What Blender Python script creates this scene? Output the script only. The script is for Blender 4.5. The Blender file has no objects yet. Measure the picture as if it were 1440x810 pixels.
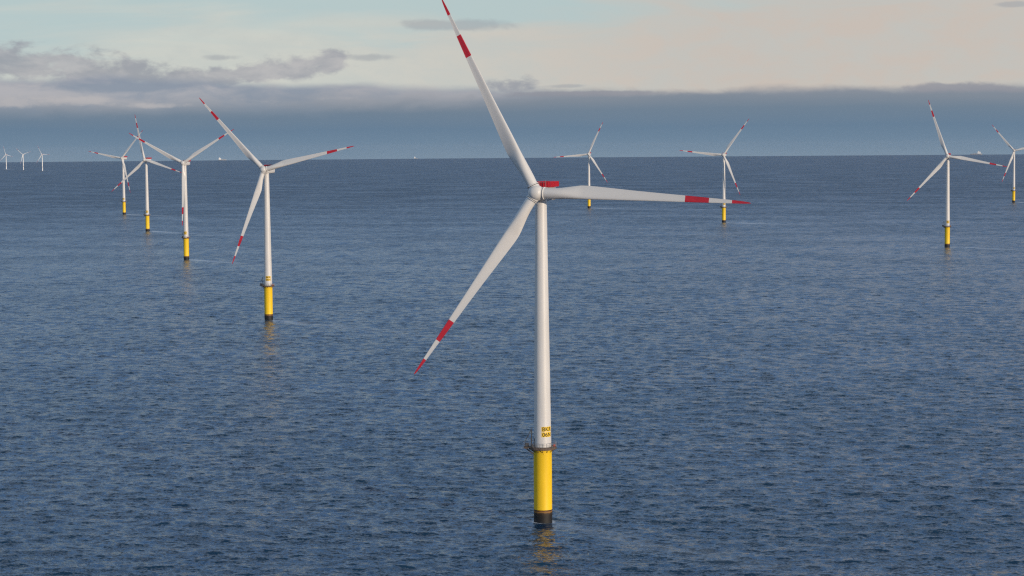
import bpy, bmesh, math, random
import numpy as np
from mathutils import Vector, Matrix

sc = bpy.context.scene
col = sc.collection
EARTH = 6371000.0
CAM_H = 99.5
FPX = 2800.0            # focal length in pixels of the 1440-pixel photograph


def lin(r, g, b):
    def f(c):
        c /= 255.0
        return c / 12.92 if c <= 0.04045 else ((c + 0.055) / 1.055) ** 2.4
    return (f(r), f(g), f(b), 1.0)


# ------------------------------------------------------------------ camera
pitch = math.atan((405 - 206.4) / FPX)
roll = math.atan(0.0078)
cam_data = bpy.data.cameras.new('camera')
cam_data.sensor_fit = 'HORIZONTAL'
cam_data.sensor_width = 36.0
cam_data.lens = 36.0 * FPX / 1440.0
cam_data.clip_start = 1.0
cam_data.clip_end = 120000.0
cam = bpy.data.objects.new('camera', cam_data)
col.objects.link(cam)
fw = Vector((0, math.cos(pitch), -math.sin(pitch)))
up0 = Vector((0, math.sin(pitch), math.cos(pitch)))
rt0 = Vector((1, 0, 0))
rt = rt0 * math.cos(roll) - up0 * math.sin(roll)
up = rt0 * math.sin(roll) + up0 * math.cos(roll)
cm = Matrix((rt, up, -fw)).transposed().to_4x4()
cm.translation = Vector((0, 0, CAM_H))
cam.matrix_world = cm
sc.camera = cam

# ------------------------------------------------------------------ light
SUN_EL, SUN_AZ = math.radians(8.5), math.radians(136.0)     # azimuth from +Y towards +X
SKY = 0.10
sun_dir = Vector((math.sin(SUN_AZ) * math.cos(SUN_EL), math.cos(SUN_AZ) * math.cos(SUN_EL), math.sin(SUN_EL)))
ld = bpy.data.lights.new('sun', 'SUN')
ld.energy = 3.15
ld.angle = math.radians(0.6)
ld.color = (1.0, 0.82, 0.62)
sun = bpy.data.objects.new('sun', ld)
col.objects.link(sun)
sun.rotation_euler = (-sun_dir).to_track_quat('-Z', 'Y').to_euler()

vs = sc.view_settings
vs.view_transform = 'Standard'
vs.look = 'None'
vs.exposure = 0.0
vs.gamma = 1.0
vs.use_curve_mapping = False
sc.cycles.use_denoising = False
sc.cycles.filter_width = 1.25


# ------------------------------------------------------------------ node helpers
class NT:
    def __init__(self, tree):
        self.t = tree
        self.n = tree.nodes
        self.l = tree.links

    def new(self, kind, **kw):
        n = self.n.new(kind)
        for k, v in kw.items():
            setattr(n, k, v)
        return n

    def put(self, sock, v):
        if isinstance(v, bpy.types.NodeSocket):
            self.l.new(v, sock)
        else:
            sock.default_value = v

    def m(self, op, a, b=None, c=None, clamp=False):
        n = self.new('ShaderNodeMath', operation=op, use_clamp=clamp)
        for i, v in enumerate((a, b, c)):
            if v is not None:
                self.put(n.inputs[i], v)
        return n.outputs[0]

    def vm(self, op, a, b=None):
        n = self.new('ShaderNodeVectorMath', operation=op)
        for i, v in enumerate((a, b)):
            if v is not None:
                self.put(n.inputs[i], v)
        return n.outputs[0]

    def xyz(self, x, y, z):
        n = self.new('ShaderNodeCombineXYZ')
        for i, v in enumerate((x, y, z)):
            self.put(n.inputs[i], v)
        return n.outputs[0]

    def sep(self, v):
        n = self.new('ShaderNodeSeparateXYZ')
        self.put(n.inputs[0], v)
        return n.outputs

    def step(self, x, lo, hi, a=0.0, b=1.0):
        n = self.new('ShaderNodeMapRange', interpolation_type='SMOOTHSTEP')
        for i, v in enumerate((x, lo, hi, a, b)):
            self.put(n.inputs[i], v)
        return n.outputs[0]

    def mix(self, f, a, b, blend='MIX'):
        n = self.new('ShaderNodeMix', data_type='RGBA', blend_type=blend)
        self.put(n.inputs[0], f)
        self.put(n.inputs[6], a)
        self.put(n.inputs[7], b)
        return n.outputs[2]

    def noise(self, vec, scale=1.0, detail=4.0, rough=0.5, dist=0.0):
        n = self.new('ShaderNodeTexNoise')
        self.put(n.inputs['Vector'], vec)
        n.inputs['Scale'].default_value = scale
        n.inputs['Detail'].default_value = detail
        n.inputs['Roughness'].default_value = rough
        n.inputs['Distortion'].default_value = dist
        return n

    def ramp(self, fac, stops):
        n = self.new('ShaderNodeValToRGB')
        e = n.color_ramp.elements
        while len(e) < len(stops):
            e.new(0.5)
        for el, (p, c) in zip(e, stops):
            el.position = p
            el.color = c
        self.put(n.inputs[0], fac)
        return n.outputs[0]


# ------------------------------------------------------------------ sky
world = bpy.data.worlds.new('World')
sc.world = world
world.use_nodes = True
w = NT(world.node_tree)
w.n.clear()
out = w.new('ShaderNodeOutputWorld')
bg = w.new('ShaderNodeBackground')
bg.inputs['Strength'].default_value = SKY
w.l.new(bg.outputs[0], out.inputs[0])
sky = w.new('ShaderNodeTexSky', sky_type='NISHITA')
sky.sun_disc = False
sky.sun_elevation = SUN_EL
sky.sun_rotation = SUN_AZ
sky.altitude = 100.0
tc = w.new('ShaderNodeTexCoord')
dx, dy, dz = w.sep(tc.outputs['Generated'])
# U, V: azimuth and elevation in units of 100 photo pixels (0.0357 rad = 2.05 degrees)
K = FPX / 100.0
U = w.m('MULTIPLY', w.m('ARCTAN2', dx, dy), K)
V = w.m('MULTIPLY', w.m('ARCSINE', dz), K)


def uvn(su, sv, detail=5.0, rough=0.55, off=0.0, dist=0.0):
    return w.noise(w.xyz(w.m('MULTIPLY', U, su), w.m('MULTIPLY', V, sv), off), 1.0, detail, rough, dist).outputs['Fac']


def skyc(r, g, b):
    c = lin(r, g, b)
    return tuple(x / SKY for x in c[:3]) + (1.0,)


def blob(u, v, a, b):
    p = w.m('DIVIDE', w.m('SUBTRACT', U, u), a)
    q = w.m('DIVIDE', w.m('SUBTRACT', V, v), b)
    s = w.m('ADD', w.m('MULTIPLY', p, p), w.m('MULTIPLY', q, q))
    return w.m('EXPONENT', w.m('MULTIPLY', s, -1.0))


def add(*xs):
    r = xs[0]
    for x in xs[1:]:
        r = w.m('ADD', r, x)
    return r


n_streak = uvn(0.30, 2.2, 4.0, 0.5, 3.1, 0.6)        # long thin veils of high cloud
n_fine = uvn(1.3, 3.0, 8.0, 0.6, 7.7, 0.3)
n_puff = uvn(2.9, 5.6, 10.0, 0.58, 1.3, 0.25)
n_big = uvn(0.55, 1.4, 5.0, 0.5, 9.2)

# upper air: thin cream veil with pale teal openings
U_right = w.step(U, -4.0, 3.5)
cream = w.mix(U_right, skyc(206, 208, 200), skyc(200, 190, 181))
cream = w.mix(w.step(n_fine, 0.30, 0.70), w.mix(0.5, cream, skyc(188, 196, 194)), cream)
teal_bias = add(V, w.m('MULTIPLY', U, -0.11), w.m('MULTIPLY', w.m('SUBTRACT', n_streak, 0.5), 2.6),
                w.m('MULTIPLY', w.m('SUBTRACT', n_fine, 0.5), 0.5), w.m('MULTIPLY', blob(0.9, 1.75, 1.5, 0.30), 0.55))
teal = w.m('MULTIPLY', w.step(teal_bias, 1.50, 2.45), 0.85)
high = w.mix(teal, cream, skyc(178, 199, 201))
# blend to the clear sky model well above the picture
n_high = uvn(0.12, 0.25, 5.0, 0.55, 4.4)
up_mix = w.m('MULTIPLY', w.step(w.m('ADD', V, w.m('MULTIPLY', w.m('SUBTRACT', n_high, 0.5), 6.0)), 14.0, 26.0), w.step(n_high, 0.30, 0.62, 0.35, 0.9))
high = w.mix(w.step(V, 2.2, 4.5), high, skyc(119, 164, 221))
high = w.mix(w.step(w.m('ADD', V, w.m('MULTIPLY', w.m('SUBTRACT', n_high, 0.5), 5.0)), 6.0, 14.0), high, skyc(186, 200, 212))
skyfull = w.mix(up_mix, high, sky.outputs[0])

# lavender grey cumulus, ragged
field = add(blob(-6.9, 1.18, 0.9, 0.26), blob(-5.7, 1.10, 0.8, 0.20), blob(-4.4, 0.98, 0.9, 0.12),
            blob(-3.0, 1.13, 0.55, 0.14), blob(-2.45, 1.22, 0.22, 0.15), blob(-3.4, 1.05, 0.6, 0.10),
            blob(0.05, 0.86, 0.42, 0.13))
puff = w.step(add(w.m('MULTIPLY', field, 0.85), w.m('MULTIPLY', w.m('SUBTRACT', n_puff, 0.5), 2.0)), 0.18, 0.80)
puff = w.m('MULTIPLY', puff, w.step(field, 0.04, 0.30))
fieldr = add(blob(6.1, 0.74, 0.7, 0.10), blob(7.2, 0.66, 0.8, 0.09), blob(1.1, 0.73, 1.3, 0.05))
puffr = w.step(add(w.m('MULTIPLY', fieldr, 0.8), w.m('MULTIPLY', w.m('SUBTRACT', n_puff, 0.5), 0.9)), 0.25, 0.6)
veil_f = add(blob(-0.75, 1.70, 1.0, 0.10), w.m('MULTIPLY', blob(-4.0, 1.26, 0.3, 0.05), 0.8), blob(6.9, 1.87, 0.3, 0.05),
             w.m('MULTIPLY', blob(-2.0, 1.26, 0.45, 0.06), 0.9), w.m('MULTIPLY', blob(0.75, 0.84, 0.4, 0.035), 0.8))
veil = w.m('MULTIPLY', w.step(add(w.m('MULTIPLY', veil_f, 0.9), w.m('MULTIPLY', w.m('SUBTRACT', n_puff, 0.5), 1.0)), 0.28, 0.75), w.m('MULTIPLY', w.step(veil_f, 0.05, 0.35), 0.55))
puff_col = w.mix(w.step(n_fine, 0.35, 0.68), skyc(148, 152, 162), skyc(180, 179, 182))
s = w.mix(veil, skyfull, skyc(158, 163, 169))
s = w.mix(w.m('MULTIPLY', puff, 0.82), s, puff_col)
# soft lavender sheet on the left, thinning to the right
sheet_top = add(w.step(U, -6.5, 1.0, 1.02, 0.78), w.m('MULTIPLY', w.m('SUBTRACT', n_big, 0.5), 0.30),
                w.m('MULTIPLY', w.m('SUBTRACT', n_fine, 0.5), 0.14))
sheet = w.m('MULTIPLY', w.step(w.m('SUBTRACT', V, sheet_top), 0.06, -0.09), 0.94)
sheet_col = w.mix(w.step(add(w.m('MULTIPLY', n_streak, 0.6), w.m('MULTIPLY', n_fine, 0.4)), 0.40, 0.60), skyc(137, 148, 164), skyc(176, 175, 180))
sheet_col = w.mix(w.step(U, -1.0, 1.5), sheet_col, skyc(130, 139, 152))
s = w.mix(sheet, s, sheet_col)
s = w.mix(w.m('MULTIPLY', puffr, 0.85), s, skyc(146, 148, 157))
# pale lit tufts at the lower edge of the sheet, far left
tuft_f = add(blob(-6.9, 0.66, 0.55, 0.10), blob(-5.9, 0.68, 0.5, 0.09), w.m('MULTIPLY', blob(-3.6, 0.64, 0.7, 0.07), 0.55), w.m('MULTIPLY', blob(-2.2, 0.70, 0.6, 0.05), 0.45),
             w.m('MULTIPLY', blob(-5.0, 0.60, 0.6, 0.05), 0.8))
tuft = w.m('MULTIPLY', w.step(add(w.m('MULTIPLY', tuft_f, 0.75), w.m('MULTIPLY', w.m('SUBTRACT', n_puff, 0.5), 1.1)), 0.30, 0.75), 0.75)
# blue-grey bank down to the horizon
edge = add(w.step(U, -5.0, 0.0, 0.60, 0.70), w.m('MULTIPLY', w.m('SUBTRACT', n_fine, 0.5), w.step(U, -1.0, 1.0, 0.30, 0.15)),
           w.m('MULTIPLY', w.m('SUBTRACT', n_puff, 0.5), 0.05))
soft = w.step(U, -2.0, 1.6, 0.22, 0.04)
bank = w.step(w.m('SUBTRACT', V, edge), soft, w.m('MULTIPLY', soft, -1.0))
bank_v = add(V, w.m('MULTIPLY', w.m('SUBTRACT', n_streak, 0.5), 0.16), w.m('MULTIPLY', w.m('SUBTRACT', n_big, 0.5), 0.12))
bank_f = w.new('ShaderNodeMapRange')
for i, v in enumerate((bank_v, -0.16, 0.84, 0.0, 1.0)):
    w.put(bank_f.inputs[i], v)
bank_col = w.ramp(bank_f.outputs[0], [(0.0, lin(118, 140, 160)), (0.16, lin(110, 134, 156)), (0.42, lin(103, 127, 150)),
                                      (0.66, lin(112, 130, 148)), (0.80, lin(127, 138, 151)), (1.0, lin(140, 146, 156))])
bank_col = w.vm('SCALE', bank_col)
bank_col.node.inputs['Scale'].default_value = 1.0 / SKY
s = w.mix(bank, s, bank_col)
s = w.mix(w.m('MULTIPLY', tuft, 0.9), s, skyc(188, 184, 184))
w.l.new(s, bg.inputs['Color'])

# ------------------------------------------------------------------ object helpers
def tag(o, label=None, cat=None, group=None, kind=None):
    for k, v in (('label', label), ('category', cat), ('group', group), ('kind', kind)):
        if v:
            o[k] = v


def link(name, bm, mats, parent=None, smooth=True, angle=35):
    me = bpy.data.meshes.new(name)
    bmesh.ops.recalc_face_normals(bm, faces=bm.faces)
    for f in bm.faces:
        f.smooth = smooth
    if smooth:
        for e in bm.edges:
            if len(e.link_faces) == 2 and e.calc_face_angle(0) > math.radians(angle):
                e.smooth = False
    bm.to_mesh(me)
    bm.free()
    for m in (mats if isinstance(mats, (list, tuple)) else [mats]):
        me.materials.append(m)
    o = bpy.data.objects.new(name, me)
    col.objects.link(o)
    if parent:
        o.parent = parent
    return o


def lathe(bm, prof, seg=48, mi=0, M=None):
    """prof: (radius, height) about local Z"""
    rings = []
    for r, z in prof:
        if r < 1e-5:
            v = Vector((0, 0, z))
            rings.append([bm.verts.new(M @ v if M else v)])
        else:
            ring = []
            for k in range(seg):
                a = 2 * math.pi * k / seg
                v = Vector((r * math.cos(a), r * math.sin(a), z))
                ring.append(bm.verts.new(M @ v if M else v))
            rings.append(ring)
    for A, B in zip(rings, rings[1:]):
        for k in range(seg):
            k2 = (k + 1) % seg
            if len(A) == 1 and len(B) == 1:
                continue
            if len(A) == 1:
                f = bm.faces.new((A[0], B[k], B[k2]))
            elif len(B) == 1:
                f = bm.faces.new((A[k], A[k2], B[0]))
            else:
                f = bm.faces.new((A[k], A[k2], B[k2], B[k]))
            f.material_index = mi


def box(bm, c, d, M=None, mi=0, bev=0.0):
    T = Matrix.Translation(c) @ Matrix.Diagonal((d[0], d[1], d[2], 1))
    if M:
        T = M @ T
    g = bmesh.ops.create_cube(bm, size=1.0, matrix=T)
    fs = {f for v in g['verts'] for f in v.link_faces}
    for f in fs:
        f.material_index = mi
    if bev:
        es = list({e for v in g['verts'] for e in v.link_edges})
        bmesh.ops.bevel(bm, geom=es, offset=bev, segments=2, affect='EDGES', profile=0.5)


def rod(bm, a, b, r, seg=8, r2=None):
    a, b = Vector(a), Vector(b)
    d = b - a
    M = Matrix.Translation(a) @ d.to_track_quat('Z', 'Y').to_matrix().to_4x4()
    L = d.length
    r2 = r if r2 is None else r2
    lathe(bm, [(0, 0), (r, 0), (r2, L), (0, L)], seg, 0, M)


def ringrod(bm, pts, r, seg=6, closed=True):
    n = len(pts)
    for i in range(n if closed else n - 1):
        rod(bm, pts[i], pts[(i + 1) % n], r, seg)


# ------------------------------------------------------------------ materials
def mat(name, base, rough=0.45, metal=0.0, var=0.06, scale=0.6, stretch=1.0, dirt=None, dirt_amt=0.0):
    m = bpy.data.materials.new(name)
    m.use_nodes = True
    t = NT(m.node_tree)
    p = t.n['Principled BSDF']
    tcx = t.new('ShaderNodeTexCoord')
    mp = t.new('ShaderNodeMapping')
    mp.inputs['Scale'].default_value = (1, 1, 1 / stretch)
    t.l.new(tcx.outputs['Object'], mp.inputs[0])
    nz = t.noise(mp.outputs[0], scale, 5.0, 0.6)
    d = tuple(c * (1 - 2 * var) for c in base[:3]) + (1,)
    b = tuple(min(1, c * (1 + var)) for c in base[:3]) + (1,)
    c = t.mix(t.step(nz.outputs['Fac'], 0.3, 0.7), d, b)
    if dirt:
        n2 = t.noise(mp.outputs[0], scale * 2.3, 6.0, 0.65)
        c = t.mix(t.m('MULTIPLY', t.step(n2.outputs['Fac'], 0.55, 0.8), dirt_amt), c, dirt)
    t.l.new(c, p.inputs['Base Color'])
    p.inputs['Roughness'].default_value = rough
    p.inputs['Metallic'].default_value = metal
    return m


M_white = mat('white_paint', (0.65, 0.64, 0.63, 1), 0.42, var=0.03, scale=0.5, stretch=6, dirt=(0.42, 0.40, 0.37, 1), dirt_amt=0.35)
M_blade = mat('blade_gelcoat', (0.65, 0.64, 0.63, 1), 0.38, var=0.015, scale=0.3, stretch=10)
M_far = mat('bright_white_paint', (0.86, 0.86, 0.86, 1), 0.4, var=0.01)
M_red = mat('traffic_red_paint', (0.50, 0.014, 0.030, 1), 0.45, var=0.08, scale=0.5)
M_yel = mat('traffic_yellow_paint', (0.92, 0.60, 0.020, 1), 0.42, var=0.05, scale=0.35, stretch=5, dirt=(0.60, 0.34, 0.05, 1), dirt_amt=0.4)
M_steel = mat('galvanised_steel', (0.36, 0.35, 0.34, 1), 0.5, 0.55, var=0.12, scale=1.5)
M_deck = mat('rusty_deck_steel', (0.13, 0.095, 0.075, 1), 0.75, var=0.2, scale=1.2, dirt=(0.05, 0.035, 0.03, 1), dirt_amt=0.6)
M_dark = mat('dark_equipment', (0.045, 0.047, 0.055, 1), 0.6, var=0.15, scale=1.5)
M_orange = mat('life_saving_red', (0.50, 0.06, 0.03, 1), 0.5)
M_ink = mat('black_lettering', (0.03, 0.022, 0.015, 1), 0.6)
M_grey = mat('vent_grey', (0.22, 0.22, 0.23, 1), 0.6)  # plain mid grey, the tower door's own colour

# foundation below the paint: rust line, weed, black tidal growth
M_pile = bpy.data.materials.new('tidal_growth_steel')
M_pile.use_nodes = True
t = NT(M_pile.node_tree)
tcx = t.new('ShaderNodeTexCoord')
ox, oy, oz = t.sep(tcx.outputs['Object'])
nz = t.noise(tcx.outputs['Object'], 0.9, 6.0, 0.65).outputs['Fac']
zz = t.m('ADD', oz, t.m('MULTIPLY', t.m('SUBTRACT', nz, 0.5), 0.8))
f = t.new('ShaderNodeMapRange')
for i, v in enumerate((zz, 0.0, 3.7, 0.0, 1.0)):
    t.put(f.inputs[i], v)
c = t.ramp(f.outputs[0], [(0.0, (0.006, 0.006, 0.007, 1)), (0.50, (0.010, 0.008, 0.007, 1)), (0.66, (0.028, 0.018, 0.010, 1)), (0.74, (0.26, 0.13, 0.030, 1)),
                          (0.80, (0.22, 0.10, 0.03, 1)), (0.85, (0.045, 0.012, 0.008, 1)), (1.0, (0.035, 0.010, 0.008, 1))])
t.l.new(c, t.n['Principled BSDF'].inputs['Base Color'])
t.n['Principled BSDF'].inputs['Roughness'].default_value = 0.65

# ------------------------------------------------------------------ sea
wind = math.radians(13.0)                     # the wind blows away from the camera, a little to the right
rng = np.random.default_rng(7)


def sea_mesh():
    dth = 0.00085
    front = np.arange(-0.40, 0.40 + dth, dth)
    rest = np.linspace(0.40, 2 * math.pi - 0.40, 90)[1:-1]
    th = np.concatenate([front, rest])
    # rings
    rs = list(np.linspace(6, 400, 60))
    r = rs[-1]
    while r < 46000:
        dr = r * 0.00128 if r < 9000 else min(dr * 1.05, 900.0)
        r += dr
        rs.append(r)
    rs = np.array(rs)
    drs = np.gradient(rs)
    R, T = np.meshgrid(rs, th, indexing='ij')
    X = (R * np.sin(T)).astype(np.float32)
    Y = (R * np.cos(T)).astype(np.float32)
    Z = (-(R.astype(np.float64) ** 2) / (2 * EARTH)).astype(np.float32)
    # wind sea: many short-crested sine trains, left out where the mesh is too coarse for them
    n = 120
    DX = np.zeros_like(X)
    DY = np.zeros_like(Y)
    lam = np.exp(rng.uniform(math.log(2.2), math.log(20.0), n))
    ang = wind + rng.normal(0, 0.5, n)
    slope = np.where(lam < 5, 0.023, 0.023 * (lam / 5.0) ** -0.7)
    amp = slope * lam / (2 * math.pi) * rng.uniform(0.6, 1.4, n)
    ph = rng.uniform(0, 2 * math.pi, n)
    isfront = np.zeros(len(th), bool)
    isfront[:len(front)] = True
    F = np.where(isfront)[0]
    for i in range(n):
        k = 2 * math.pi / lam[i]
        fade = np.clip((lam[i] / drs - 2.4) / 2.4, 0, 1)
        rows = np.where((fade > 0) & (rs >= 395))[0]
        if len(rows) == 0:
            continue
        a, b = rows[0], rows[-1] + 1
        XX = X[a:b, :len(F)]
        YY = Y[a:b, :len(F)]
        p = k * (XX * math.sin(ang[i]) + YY * math.cos(ang[i])) + ph[i]
        A = (amp[i] * fade[a:b, None]).astype(np.float32)
        Z[a:b, :len(F)] += A * np.sin(p)
        cp = A * np.cos(p) * 0.9
        DX[a:b, :len(F)] += cp * math.sin(ang[i])
        DY[a:b, :len(F)] += cp * math.cos(ang[i])
    X += DX
    Y += DY
    nr, nt = R.shape
    co = np.stack([X, Y, Z], -1).reshape(-1, 3)
    co = np.concatenate([co, np.array([[0, 0, 0]], np.float32)])
    i0 = (np.arange(nr - 1)[:, None] * nt + np.arange(nt)[None, :])
    j = (np.arange(nt) + 1) % nt
    i1 = (np.arange(nr - 1)[:, None] * nt + j[None, :])
    quads = np.stack([i0, i0 + nt, i1 + nt, i1], -1).reshape(-1, 4)
    tri = np.stack([np.full(nt, nr * nt), np.arange(nt), j], -1)
    nq, ntri = len(quads), len(tri)
    me = bpy.data.meshes.new('sea')
    me.vertices.add(len(co))
    me.vertices.foreach_set('co', co.ravel())
    loops = np.concatenate([quads[:, ::-1].ravel(), tri[:, ::-1].ravel()]).astype(np.int32)
    me.loops.add(len(loops))
    me.loops.foreach_set('vertex_index', loops)
    me.polygons.add(nq + ntri)
    start = np.concatenate([np.arange(nq) * 4, nq * 4 + np.arange(ntri) * 3]).astype(np.int32)
    me.polygons.foreach_set('loop_start', start)
    me.polygons.foreach_set('use_smooth', np.ones(nq + ntri, bool))
    me.update(calc_edges=True)
    # downstream wakes of the foundations, a pale smear on the surface
    att = me.attributes.new('wake', 'FLOAT', 'POINT')
    wk = np.zeros(len(co), np.float32)
    cd = np.array([0.66, -0.75])
    for (bx, by, bz, *_r) in TURBINES:
        px, py = co[:, 0] - bx, co[:, 1] - by
        s_ = px * cd[0] + py * cd[1]
        d_ = px * cd[1] - py * cd[0] + 2.2 * np.sin(s_ / 13.0 + bx) + 1.1 * np.sin(s_ / 5.1 + by)
        near = bx == TURBINES[0][0]
        grow = (2.4 + 0.045 * np.clip(s_, 0, 200)) * (1 + by / 3000.0)
        v = np.exp(-(d_ / grow) ** 2) * np.clip(s_ / 6.0, 0, 1) * np.exp(-np.clip(s_, 0, None) / 52.0) * (0.16 if near else min(1.0, by / 2600.0))
        ring = 0.55 * np.exp(-((np.hypot(px, py) - 2.7) / 0.5) ** 2)
        wk = np.maximum(wk, np.maximum(v, ring).astype(np.float32))
    att.data.foreach_set('value', wk)
    return me


# name: base position, foundation heading, nacelle yaw, rotor angle (degrees)
TURBINES = [
    (7.8, 524.4, 0.0, 0, 17, -27),
    (-142.2, 1158.8, -0.1, -22, 13, -43),
    (-295.1, 1803.8, -0.3, -40, 10, -61.5),
    (-446.4, 2441.5, -0.5, -30, 18, -13),
    (-602.5, 3099.1, -0.8, -35, 17, 41),
    (126.4, 3239.9, -0.8, -20, 12, 25),
    (275.1, 2579.5, -0.5, -15, 15, 36),
    (420.6, 1920.9, -0.3, -25, 16, -19),
    (849.7, 3369.8, -0.9, -25, 15, -40),
    (-3062.3, 12104.5, -12.2, 0, 16, -16),
    (-2794.9, 11433.7, -10.9, 0, 14, -48.5),
    (-2511.9, 10693.5, -9.5, 0, 22, -28.5),
]

M_sea = bpy.data.materials.new('sea_water')
M_sea.use_nodes = True
t = NT(M_sea.node_tree)
p = t.n['Principled BSDF']
geo = t.new('ShaderNodeNewGeometry')
pos = geo.outputs['Position']
mp = t.new('ShaderNodeMapping', vector_type='TEXTURE')
mp.inputs['Rotation'].default_value = (0, 0, -wind)
t.l.new(pos, mp.inputs[0])


def ripple(lx, ly, amp, detail=2.0):
    m2 = t.new('ShaderNodeMapping')
    m2.inputs['Scale'].default_value = (1 / lx, 1 / ly, 0.0)
    t.l.new(mp.outputs[0], m2.inputs[0])
    nn = t.noise(m2.outputs[0], 1.0, detail, 0.55)
    v = t.vm('SUBTRACT', nn.outputs['Color'], (0.5, 0.5, 0.5))
    return t.vm('MULTIPLY', v, (amp * 0.75, amp, 0.0))


# gust patches make some water rougher than other water
m3 = t.new('ShaderNodeMapping')
m3.inputs['Scale'].default_value = (1 / 160.0, 1 / 110.0, 0)
t.l.new(mp.outputs[0], m3.inputs[0])
gust = t.noise(m3.outputs[0], 1.0, 4.0, 0.55).outputs['Fac']
gust_f = t.step(gust, 0.3, 0.7, 0.8, 1.2)
rip = t.vm('ADD', ripple(3.4, 2.2, 1.1, 3.0), ripple(1.6, 0.8, 1.15))
rip = t.vm('ADD', rip, ripple(0.7, 0.40, 0.85, 1.0))
sc_ = t.new('ShaderNodeVectorMath', operation='SCALE')
t.l.new(rip, sc_.inputs[0])
t.l.new(gust_f, sc_.inputs['Scale'])
nrm = t.vm('NORMALIZE', t.vm('ADD', geo.outputs['Normal'], sc_.outputs[0]))
t.l.new(nrm, p.inputs['Normal'])
wa = t.new('ShaderNodeAttribute', attribute_name='wake')
wn = t.noise(mp.outputs[0], 0.22, 5.0, 0.6).outputs['Fac']
foam = t.m('MULTIPLY', t.m('MULTIPLY', wa.outputs['Fac'], t.step(wn, 0.25, 0.6)), 1.3, clamp=True)
deep = t.mix(t.step(gust, 0.35, 0.65), (0.005, 0.033, 0.079, 1), (0.007, 0.039, 0.087, 1))
t.l.new(t.mix(foam, deep, (0.86, 0.89, 0.92, 1)), p.inputs['Base Color'])
# unresolved wavelets: the surface is rougher where the mesh no longer carries the waves
px_, py_, pz_ = t.sep(pos)
dist = t.m('SQRT', t.m('ADD', t.m('MULTIPLY', px_, px_), t.m('MULTIPLY', py_, py_)))
m4 = t.new('ShaderNodeMapping')
m4.inputs['Scale'].default_value = (1 / 14.0, 1 / 20.0, 0)
t.l.new(mp.outputs[0], m4.inputs[0])
cat = t.noise(m4.outputs[0], 1.0, 4.0, 0.6).outputs['Fac']
t.l.new(t.m('MULTIPLY', t.m('MULTIPLY', t.step(cat, 0.3, 0.7, 0.80, 1.22), t.step(gust, 0.3, 0.7, 0.85, 1.15)), t.step(dist, 300.0, 4500.0, 0.15, 0.39)), p.inputs['Roughness'])
p.inputs['IOR'].default_value = 1.333

sea = bpy.data.objects.new('sea', sea_mesh())
sea.data.materials.append(M_sea)
col.objects.link(sea)
sea['kind'] = 'structure'

# ------------------------------------------------------------------ wind turbine
HUB_H, OVERHANG, RB = 87.0, 4.3, 57.5
TILT, CONE = math.radians(6.0), math.radians(4.0)


def rotor_frame(yaw):
    a = Vector((-math.sin(yaw) * math.cos(TILT), -math.cos(yaw) * math.cos(TILT), math.sin(TILT)))
    side = Vector((math.cos(yaw), -math.sin(yaw), 0))
    u = side.cross(a)
    if u.z < 0:
        u = -u
    M = Matrix((-side, a, u)).transposed().to_4x4()      # x: viewer's left, y: upwind, z: up
    M.translation = Vector((0, 0, HUB_H)) + a * OVERHANG
    return M


def blade_matrix(yaw, phi):
    # clockwise turn by phi seen from the front, then the forward cone
    return rotor_frame(yaw) @ Matrix.Rotation(-phi, 4, 'Y') @ Matrix.Rotation(-CONE, 4, 'X')


def nacelle_matrix(yaw):
    M = Matrix.Rotation(-yaw, 4, 'Z')                     # local -y is upwind
    M.translation = Vector((0, 0, HUB_H))
    return M


CH = [(2.2, 2.75), (4.0, 2.75), (6.5, 2.9), (9.0, 3.3), (12.0, 3.72), (15.0, 3.62), (20.0, 3.18), (26.0, 2.66), (32.0, 2.22),
      (40.3, 1.70), (46.6, 1.28), (52.6, 0.86), (55.5, 0.60), (56.8, 0.40), (57.35, 0.22), (57.5, 0.06)]
TH = [(2.2, 1.0), (4.0, 1.0), (6.5, 0.80), (9.0, 0.58), (12.0, 0.42), (16.0, 0.34), (24.0, 0.27), (35.0, 0.21), (57.5, 0.16)]
TW = [(2.2, 15.0), (9.0, 14.0), (14.0, 10.5), (20.0, 7.5), (30.0, 4.0), (42.0, 1.5), (57.5, 0.0)]
BANDS = ((40.3, 46.6), (52.6, 58.0))


def interp(tab, r):
    xs, ys = zip(*tab)
    return float(np.interp(r, xs, ys))


def smooth_interp(tab, r, h=1.0):
    return (interp(tab, r - h) + 2 * interp(tab, r) + interp(tab, r + h)) / 4


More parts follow.
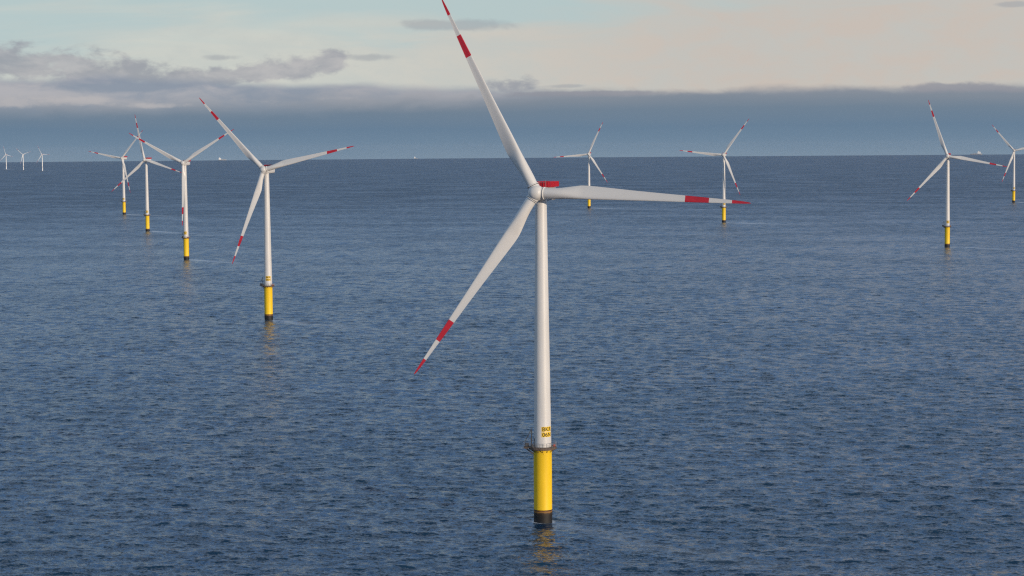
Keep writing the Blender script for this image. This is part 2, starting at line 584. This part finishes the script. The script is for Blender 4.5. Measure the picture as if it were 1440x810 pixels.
def blade_bm():
    bm = bmesh.new()
    rs = sorted(set([2.2, 3.0, 4.0] + list(np.arange(5, 57, 0.75)) + [40.3, 46.6, 52.6, 56.8, 57.1, 57.35, 57.45, 57.5]))
    rs = [r for i, r in enumerate(rs) if i == 0 or r - rs[i - 1] > 0.04]
    N = 28
    rings = []
    for r in rs:
        c = smooth_interp(CH, r) if r < 54 else interp(CH, r)
        tk = smooth_interp(TH, r) if r < 54 else interp(TH, r)
        tw = math.radians(interp(TW, r))
        circ = min(1.0, max(0.0, (tk - 0.42) / 0.55))     # 1 = round root, 0 = aerofoil
        ring = []
        for k in range(N):
            s_ = 2 * math.pi * k / N
            # aerofoil: x 0 (leading) .. 1 (trailing), upper and lower skin
            xa = 0.5 - 0.5 * math.cos(s_)
            yt = 5 * tk * (0.2969 * math.sqrt(xa) - 0.126 * xa - 0.3516 * xa ** 2 + 0.2843 * xa ** 3 - 0.1015 * xa ** 4)
            ya = (yt if s_ < math.pi else -yt) + 0.06 * (1 - (2 * xa - 1) ** 2) * (1 - circ)
            xc, yc = 0.5 - 0.5 * math.cos(s_), 0.5 * math.sin(s_)
            x = xa * (1 - circ) + xc * circ
            y = -(ya * (1 - circ) + yc * circ)
            ax = 0.30 * (1 - circ) + 0.5 * circ
            X, Y = (x - ax) * c, y * c
            # leading edge is at -x; twist turns it upwind (+y)
            ct, st = math.cos(-tw), math.sin(-tw)
            ring.append(bm.verts.new((X * ct - Y * st, X * st + Y * ct, r)))
        rings.append(ring)
    for (A, B, ra, rb) in zip(rings, rings[1:], rs, rs[1:]):
        mid = (ra + rb) / 2
        red = any(a < mid < b for a, b in BANDS)
        for k in range(N):
            f = bm.faces.new((A[k], A[(k + 1) % N], B[(k + 1) % N], B[k]))
            f.material_index = 1 if red else 0
    bm.faces.new(rings[0])
    bm.faces.new(rings[-1]).material_index = 1
    return bm


def bend(bm, R, ang):
    """lay flat x/z geometry (y = stand-off) around the tower, centred on heading ang to the right of the front"""
    for v in bm.verts:
        a = v.co.x / R + ang
        rr = R + v.co.y
        v.co = Vector((rr * math.sin(a), -rr * math.cos(a), v.co.z))


def tower_r(z):
    return 2.33 + (1.52 - 2.33) * (z - 19.4) / (84.9 - 19.4)


def make_turbine():
    root = bpy.data.objects.new('wind_turbine', None)
    root.empty_display_size = 10
    col.objects.link(root)
    # foundation
    bm = bmesh.new()
    lathe(bm, [(2.46, -9), (2.46, 3.30), (2.42, 3.34)], 56)
    link('monopile', bm, M_pile, root)
    bm = bmesh.new()
    lathe(bm, [(2.44, 3.26), (2.44, 18.9), (2.50, 19.1), (2.50, 19.4), (0.0, 19.4)], 56)
    box(bm, (0.25, -2.42, 18.35), (0.28, 0.16, 0.28), bev=0.03)
    tp = link('transition_piece', bm, M_yel, root)
    # platform
    bm = bmesh.new()
    lathe(bm, [(2.52, 18.62), (3.60, 18.62), (3.72, 18.72), (3.72, 19.22), (3.62, 19.30), (2.36, 19.30)], 56)
    box(bm, (-3.9, 0.1, 19.12), (2.3, 3.2, 0.24), bev=0.03)
    for k in range(14):
        a = 2 * math.pi * (k + 0.5) / 14
        rod(bm, (2.5 * math.cos(a), 2.5 * math.sin(a), 17.9), (3.3 * math.cos(a), 3.3 * math.sin(a), 18.66), 0.07, 6)
    rod(bm, (-2.45, 0.9, 17.3), (-4.7, 0.9, 19.0), 0.09, 6)
    rod(bm, (-2.45, -0.8, 17.3), (-4.7, -0.8, 19.0), 0.09, 6)
    plat = link('platform', bm, M_deck, root)
    plat.location.z = 0.8
    bm = bmesh.new()
    pts = []
    for k in range(40):
        a = math.radians(-150 + 300 * k / 39.0)
        pts.append(Vector((3.64 * math.cos(a), 3.64 * math.sin(a), 0)))
    pts += [Vector((-4.98, 1.6, 0)), Vector((-4.98, 0.1, 0)), Vector((-4.98, -1.4, 0))]
    for h, r in ((20.45, 0.035), (20.05, 0.025), (19.68, 0.025)):
        ringrod(bm, [q + Vector((0, 0, h)) for q in pts], r, 6)
    for i, q in enumerate(pts):
        if i % 2 == 0 or i >= 40:
            rod(bm, q + Vector((0, 0, 19.2)), q + Vector((0, 0, 20.47)), 0.032, 6)
    link('railing', bm, M_steel, plat)
    bm = bmesh.new()
    rod(bm, (-2.95, -1.0, 19.3), (-2.95, -1.0, 24.2), 0.16, 10, 0.12)
    rod(bm, (-2.95, -1.0, 24.1), (-4.6, -1.25, 20.9), 0.10, 8, 0.07)
    rod(bm, (-2.95, -1.0, 21.2), (-3.9, -1.15, 22.2), 0.06, 8)
    rod(bm, (-4.6, -1.25, 20.9), (-4.6, -1.25, 20.3), 0.02, 5)
    lathe(bm, [(0, 19.3), (0.34, 19.3), (0.30, 19.7), (0.2, 19.8), (0, 19.8)], 12, 0, Matrix.Translation((-2.95, -1.0, 0)))
    link('davit_crane', bm, M_dark, plat)
    bm = bmesh.new()
    box(bm, (-4.2, -0.75, 19.85), (0.9, 0.8, 1.1), bev=0.05)
    link('equipment_box', bm, M_dark, plat)
    bm = bmesh.new()
    box(bm, (-4.1, 0.75, 19.68), (1.0, 0.9, 0.75), bev=0.05)
    link('equipment_box', bm, M_dark, plat)
    bm = bmesh.new()
    box(bm, (-2.85, -1.65, 19.72), (0.5, 0.5, 0.8), bev=0.04)
    link('equipment_box', bm, M_dark, plat)
    bm = bmesh.new()
    lathe(bm, [(0, 0), (0.2, 0), (0.30, 0.08), (0.30, 1.0), (0.2, 1.08), (0, 1.08)], 14, 0, Matrix.Translation((3.12, -0.9, 19.62)) @ Matrix.Rotation(-math.pi / 2, 4, 'X'))
    link('life_raft', bm, M_orange, plat)
    # tower
    bm = bmesh.new()
    prof = [(0.0, 19.45), (tower_r(19.4), 19.45), (tower_r(19.4), 19.6)]
    for z in np.linspace(19.8, 84.9, 24):
        prof.append((tower_r(z), z))
    prof += [(1.62, 85.0), (1.62, 85.45), (0, 85.45)]
    lathe(bm, prof, 56)
    for z in (36.0, 58.5):
        r = tower_r(z)
        lathe(bm, [(r, z - 0.06), (r + 0.018, z - 0.05), (r + 0.018, z + 0.05), (r, z + 0.06)], 56)
    tw = link('tower', bm, M_white, root)
    bm = bmesh.new()
    Rz = tower_r(20.6)
    g = bmesh.ops.create_grid(bm, x_segments=8, y_segments=1, size=0.5, matrix=Matrix.Translation((0, 0.06, 20.55)) @ Matrix.Rotation(math.pi / 2, 4, 'X') @ Matrix.Diagonal((0.9, 2.1, 1, 1)))
    bend(bm, Rz, math.radians(-75))
    r = bmesh.ops.extrude_face_region(bm, geom=list(bm.faces))
    for v in [q for q in r['geom'] if isinstance(q, bmesh.types.BMVert)]:
        v.co.x *= 0.96
        v.co.y *= 0.96
    link('door', bm, M_grey, tw).location.z = 0.8
    # number plates: two yellow bands wrapped on the tower, black letters
    ang = math.radians(31)
    bm = bmesh.new()
    for zc in (24.95, 23.51):
        b2 = bmesh.new()
        bmesh.ops.create_grid(b2, x_segments=24, y_segments=1, size=0.5, matrix=Matrix.Translation((0, 0.020, zc)) @ Matrix.Rotation(math.pi / 2, 4, 'X') @ Matrix.Diagonal((3.05, 1.30, 1, 1)))
        bend(b2, tower_r(zc) + 0.006, ang)
        tmp = bpy.data.meshes.new('tmp')
        b2.to_mesh(tmp)
        b2.free()
        bm.from_mesh(tmp)
        bpy.data.meshes.remove(tmp)
    sign = link('number_plate', bm, M_yel, tw)
    bm = bmesh.new()
    for txt, zc in (('BKR', 24.95), ('06N', 23.51)):
        cu = bpy.data.curves.new('lettering', 'FONT')
        cu.body = txt
        cu.size = 1.5
        cu.align_x = 'CENTER'
        cu.align_y = 'CENTER'
        cu.offset = 0.025
        cu.space_character = 1.0
        to = bpy.data.objects.new('lettering', cu)
        me = bpy.data.meshes.new_from_object(to)
        b2 = bmesh.new()
        b2.from_mesh(me)
        bmesh.ops.triangulate(b2, faces=b2.faces)
        bmesh.ops.subdivide_edges(b2, edges=b2.edges, cuts=3)
        zs = [v.co.y for v in b2.verts]
        mid = (min(zs) + max(zs)) / 2
        for v in b2.verts:
            v.co = Vector((v.co.x, 0.05, v.co.y - mid + zc))
        bend(b2, tower_r(zc), ang)
        b2.to_mesh(me)
        b2.free()
        bm.from_mesh(me)
        bpy.data.objects.remove(to)
        bpy.data.curves.remove(cu)
        bpy.data.meshes.remove(me)
    link('lettering', bm, M_ink, sign, smooth=False)
    # nacelle (local -y is upwind)
    bm = bmesh.new()
    secs = [(-3.0, 1.55, 1.55), (-2.6, 1.72, 1.70), (-1.0, 1.88, 1.80), (4.0, 1.92, 1.84), (9.2, 1.88, 1.78), (9.9, 1.74, 1.62), (10.15, 1.5, 1.4)]
    rings = []
    for y, hw, hh in secs:
        ring = []
        for k in range(40):
            a = 2 * math.pi * k / 40
            ca, sa = math.cos(a), math.sin(a)
            e = 2 / 3.6
            ring.append(bm.verts.new((hw * math.copysign(abs(ca) ** e, ca), y, hh * math.copysign(abs(sa) ** e, sa))))
        rings.append(ring)
    for A, B in zip(rings, rings[1:]):
        for k in range(40):
            bm.faces.new((A[k], A[(k + 1) % 40], B[(k + 1) % 40], B[k]))
    bm.faces.new(rings[0])
    bm.faces.new(rings[-1])
    for y in (1.5, 6.0):
        box(bm, (1.90, y, 0.1), (0.08, 1.6, 1.2), bev=0.03)
        box(bm, (-1.90, y, 0.1), (0.08, 1.6, 1.2), bev=0.03)
    nac = link('nacelle', bm, M_white, root)
    nac.matrix_local = nacelle_matrix(math.radians(17))
    bm = bmesh.new()
    x0, x1, y0, y1, z0, z1 = -1.95, 1.95, 2.2, 10.3, 1.86, 3.22
    box(bm, (0, (y0 + y1) / 2, z0 + 0.02), (x1 - x0 - 0.1, y1 - y0 - 0.1, 0.12))
    for x in (x0, x1):
        box(bm, (x, (y0 + y1) / 2, (z0 + z1) / 2 - 0.02), (0.05, y1 - y0 - 0.14, z1 - z0 - 0.1))
        box(bm, (x, (y0 + y1) / 2, z1), (0.16, y1 - y0 + 0.16, 0.10))
        for k in range(11):
            y = y0 + (y1 - y0) * k / 10
            box(bm, (x + math.copysign(0.06, x), y, (z0 + z1) / 2), (0.13, 0.13, z1 - z0 - 0.12))
    for y in (y0, y1):
        box(bm, (0, y, (z0 + z1) / 2 - 0.02), (x1 - x0 - 0.1, 0.05, z1 - z0 - 0.1))
        box(bm, (0, y, z1 + 0.004), (x1 - x0 - 0.2, 0.16, 0.10))
        for k in range(1, 6):
            x = x0 + (x1 - x0) * k / 6
            box(bm, (x, y + (-0.06 if y == y0 else 0.06), (z0 + z1) / 2), (0.13, 0.13, z1 - z0 - 0.12))
    link('hoist_platform', bm, M_red, nac, smooth=False)
    bm = bmesh.new()
    rod(bm, (0.9, 1.5, 1.7), (0.9, 1.5, 3.4), 0.04, 6)
    rod(bm, (-0.9, 1.5, 1.7), (-0.9, 1.5, 3.4), 0.04, 6)
    rod(bm, (-0.9, 1.5, 3.0), (0.9, 1.5, 3.0), 0.03, 6)
    lathe(bm, [(0, 3.4), (0.09, 3.4), (0.09, 3.6), (0, 3.6)], 8, 0, Matrix.Translation((0.9, 1.5, 0)))
    link('weather_mast', bm, M_steel, nac)
    # hub
    bm = bmesh.new()
    Mx = Matrix.Rotation(-math.pi / 2, 4, 'X')           # lathe axis -> +y (upwind)
    prof = [(0, -1.75), (1.62, -1.75), (1.82, -1.6), (1.98, -0.9), (2.05, 0.0), (2.0, 0.7), (1.86, 1.25), (1.60, 1.75), (1.2, 2.12), (0.72, 2.32), (0.3, 2.40), (0, 2.41)]
    lathe(bm, prof, 48, 0, Mx)
    for k in range(3):
        B = Matrix.Rotation(-k * 2 * math.pi / 3, 4, 'Y') @ Matrix.Rotation(-CONE, 4, 'X')
        lathe(bm, [(1.58, 0.6), (1.56, 1.78), (1.52, 1.92)], 40, 0, B)
        lathe(bm, [(1.53, 1.90), (1.42, 1.93), (1.42, 2.06), (1.60, 2.06)], 40, 1, B)
        lathe(bm, [(1.60, 2.05), (1.63, 2.07), (1.63, 2.25), (1.52, 2.30), (1.3, 2.30)], 40, 0, B)
    hub = link('hub', bm, [M_white, M_dark], root)
    # blades
    first = None
    blades = []
    for k in range(3):
        if first is None:
            b = link('blade', blade_bm(), [M_blade, M_red], root, angle=60)
            first = b
        else:
            b = first.copy()
            col.objects.link(b)
        blades.append(b)
    return root


def children(o):
    return [c for c in bpy.data.objects if c.parent == o]


def copy_tree(o, parent=None):
    c = o.copy()
    col.objects.link(c)
    c.parent = parent
    for ch in children(o):
        copy_tree(ch, c)
    return c


def pose(root, spec):
    bx, by, bz, head, yaw, phi = spec
    root.location = (bx, by, bz)
    h = math.radians(head)
    root.rotation_euler = (0, 0, h)
    inv = Matrix.Rotation(-h, 4, 'Z')
    yaw, phi = math.radians(yaw), math.radians(phi)
    k = 0
    for c in children(root):
        kind = c.name.split('.')[0]
        if kind == 'nacelle':
            c.matrix_local = inv @ nacelle_matrix(yaw)
        elif kind == 'hub':
            c.matrix_local = inv @ rotor_frame(yaw) @ Matrix.Rotation(-phi, 4, 'Y')
        elif kind == 'blade':
            c.matrix_local = inv @ blade_matrix(yaw, phi + k * 2 * math.pi / 3)
            k += 1


LABELS = [
    'nearest and by far largest white wind turbine, lettered BKR 06N above its yellow base',
    'second largest white wind turbine, nearest in the receding left row',
    'white wind turbine in the left row with one blade hanging straight down along its tower',
    'white wind turbine in the left row with one blade pointing almost straight up',
    'smallest and farthest turbine of the left row, one blade nearly level to the left',
    'small white wind turbine directly behind the root half of the nearest turbine\'s right blade',
    'white wind turbine whose yellow base is crossed by the nearest turbine\'s right blade tip',
    'largest white wind turbine in the right part, a blade reaching towards the picture edge',
    'white wind turbine at the right picture edge, one blade cut off by the edge',
    'tiny distant white turbine on the horizon, leftmost of three at the left edge',
    'tiny distant white turbine with Y-shaped rotor, middle of three on the left horizon',
    'tiny distant white turbine on the horizon, rightmost of three at the left edge',
]
proto = make_turbine()
trees = [proto] + [copy_tree(proto) for _ in TURBINES[1:]]
for o, spec, lab in zip(trees, TURBINES, LABELS):
    pose(o, spec)
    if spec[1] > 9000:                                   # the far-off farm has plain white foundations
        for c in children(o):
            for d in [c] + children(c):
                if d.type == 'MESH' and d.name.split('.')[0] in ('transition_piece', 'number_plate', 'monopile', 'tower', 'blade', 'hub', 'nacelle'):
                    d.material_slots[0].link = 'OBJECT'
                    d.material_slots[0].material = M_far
    tag(o, lab, 'wind turbine', 'wind turbines standing in the sea')

# ------------------------------------------------------------------ ships on the horizon
M_hull = mat('hazed_hull', (0.30, 0.33, 0.38, 1), 0.5)  # distant haze is put into this blue-grey hull and cargo colour
M_sup = mat('white_superstructure', (0.80, 0.80, 0.80, 1), 0.4)


def hull_bm(L, B, H):
    bm = bmesh.new()
    secs = [(-0.5, 0.8, 0.0), (-0.46, 0.95, 0.0), (-0.2, 1.0, 0.0), (0.25, 1.0, 0.0), (0.40, 0.70, 0.06), (0.47, 0.32, 0.16), (0.5, 0.04, 0.22)]
    rings = []
    for fx, fb, sh in secs:
        b = fb * B / 2
        top = H * (1 + sh)
        rings.append([bm.verts.new((fx * L, y, z)) for y, z in ((-b * 0.7, -3), (-b, H * 0.3), (-b, top), (b, top), (b, H * 0.3), (b * 0.7, -3))])
    for A, C in zip(rings, rings[1:]):
        for k in range(6):
            bm.faces.new((A[k], A[(k + 1) % 6], C[(k + 1) % 6], C[k]))
    bm.faces.new(rings[0])
    bm.faces.new(rings[-1])
    return bm


def ship(az_px, dist, L, B, H, house, label, flip=1, cargo=None):
    az = az_px / FPX
    root = bpy.data.objects.new('ship', None)
    col.objects.link(root)
    x, y = dist * math.sin(az), dist * math.cos(az)
    root.location = (x, y, -(dist ** 2) / (2 * EARTH))
    root.rotation_euler = (0, 0, -az + (0 if flip > 0 else math.pi))
    tag(root, label, 'ship')
    link('hull', hull_bm(L, B, H), M_hull, root, smooth=False)
    bm = bmesh.new()
    hx, hl, hh = house
    box(bm, (hx * L, 0, H + hh * 0.36), (hl, B * 0.92, hh * 0.72 - 0.1), bev=0.4)
    box(bm, (hx * L, 0, H + hh * 0.83), (hl * 0.7, B * 1.0, hh * 0.22), bev=0.4)
    sp = link('superstructure', bm, M_sup, root, smooth=False)
    bm = bmesh.new()
    box(bm, (hx * L - hl * 0.2, 0, H + hh * 1.1), (hl * 0.25, B * 0.25, hh * 0.3), bev=0.5)
    rod(bm, (hx * L + hl * 0.2, 0, H + hh * 0.9), (hx * L + hl * 0.2, 0, H + hh * 1.35), 0.5, 6, 0.25)
    link('funnel', bm, M_sup, sp, smooth=False)
    if cargo:
        bm = bmesh.new()
        for fx, wd, ht in cargo:
            box(bm, (fx * L, 0, H + ht / 2), (wd, B * 0.9, ht))
        link('deck_cargo', bm, M_hull, root, smooth=False)
    return root


ship(318.0 - 720, 38500, 150, 24, 14, (-0.33, 45, 34), 'pale cargo ship on the horizon between two left turbines, white deckhouse at its left end', 1, [(-0.02, 40, 9), (0.25, 45, 8)])
ship(586.5 - 720, 37500, 70, 16, 9, (-0.26, 24, 24), 'tiny white ship alone on the horizon left of the nearest turbine')
ship(1361.5 - 720, 38500, 215, 30, 18, (0.24, 60, 40), 'long pale ship on the horizon behind a blade of the right-hand turbine', 1, [(-0.12, 70, 8)])

# ------------------------------------------------------------------ sea air
M_haze = bpy.data.materials.new('sea_air')
M_haze.use_nodes = True
t = NT(M_haze.node_tree)
t.n.clear()
ho = t.new('ShaderNodeOutputMaterial')
hv = t.new('ShaderNodeVolumePrincipled')
hv.inputs['Color'].default_value = (0.86, 0.91, 1.0, 1)
hv.inputs['Density'].default_value = 0.22e-5
t.l.new(hv.outputs[0], ho.inputs['Volume'])
bm = bmesh.new()
box(bm, (0, 0, (152.0 - 172.0) / 2), (94000.0, 94000.0, 324.0))
haze = link('haze', bm, M_haze, smooth=False)
haze['kind'] = 'stuff'
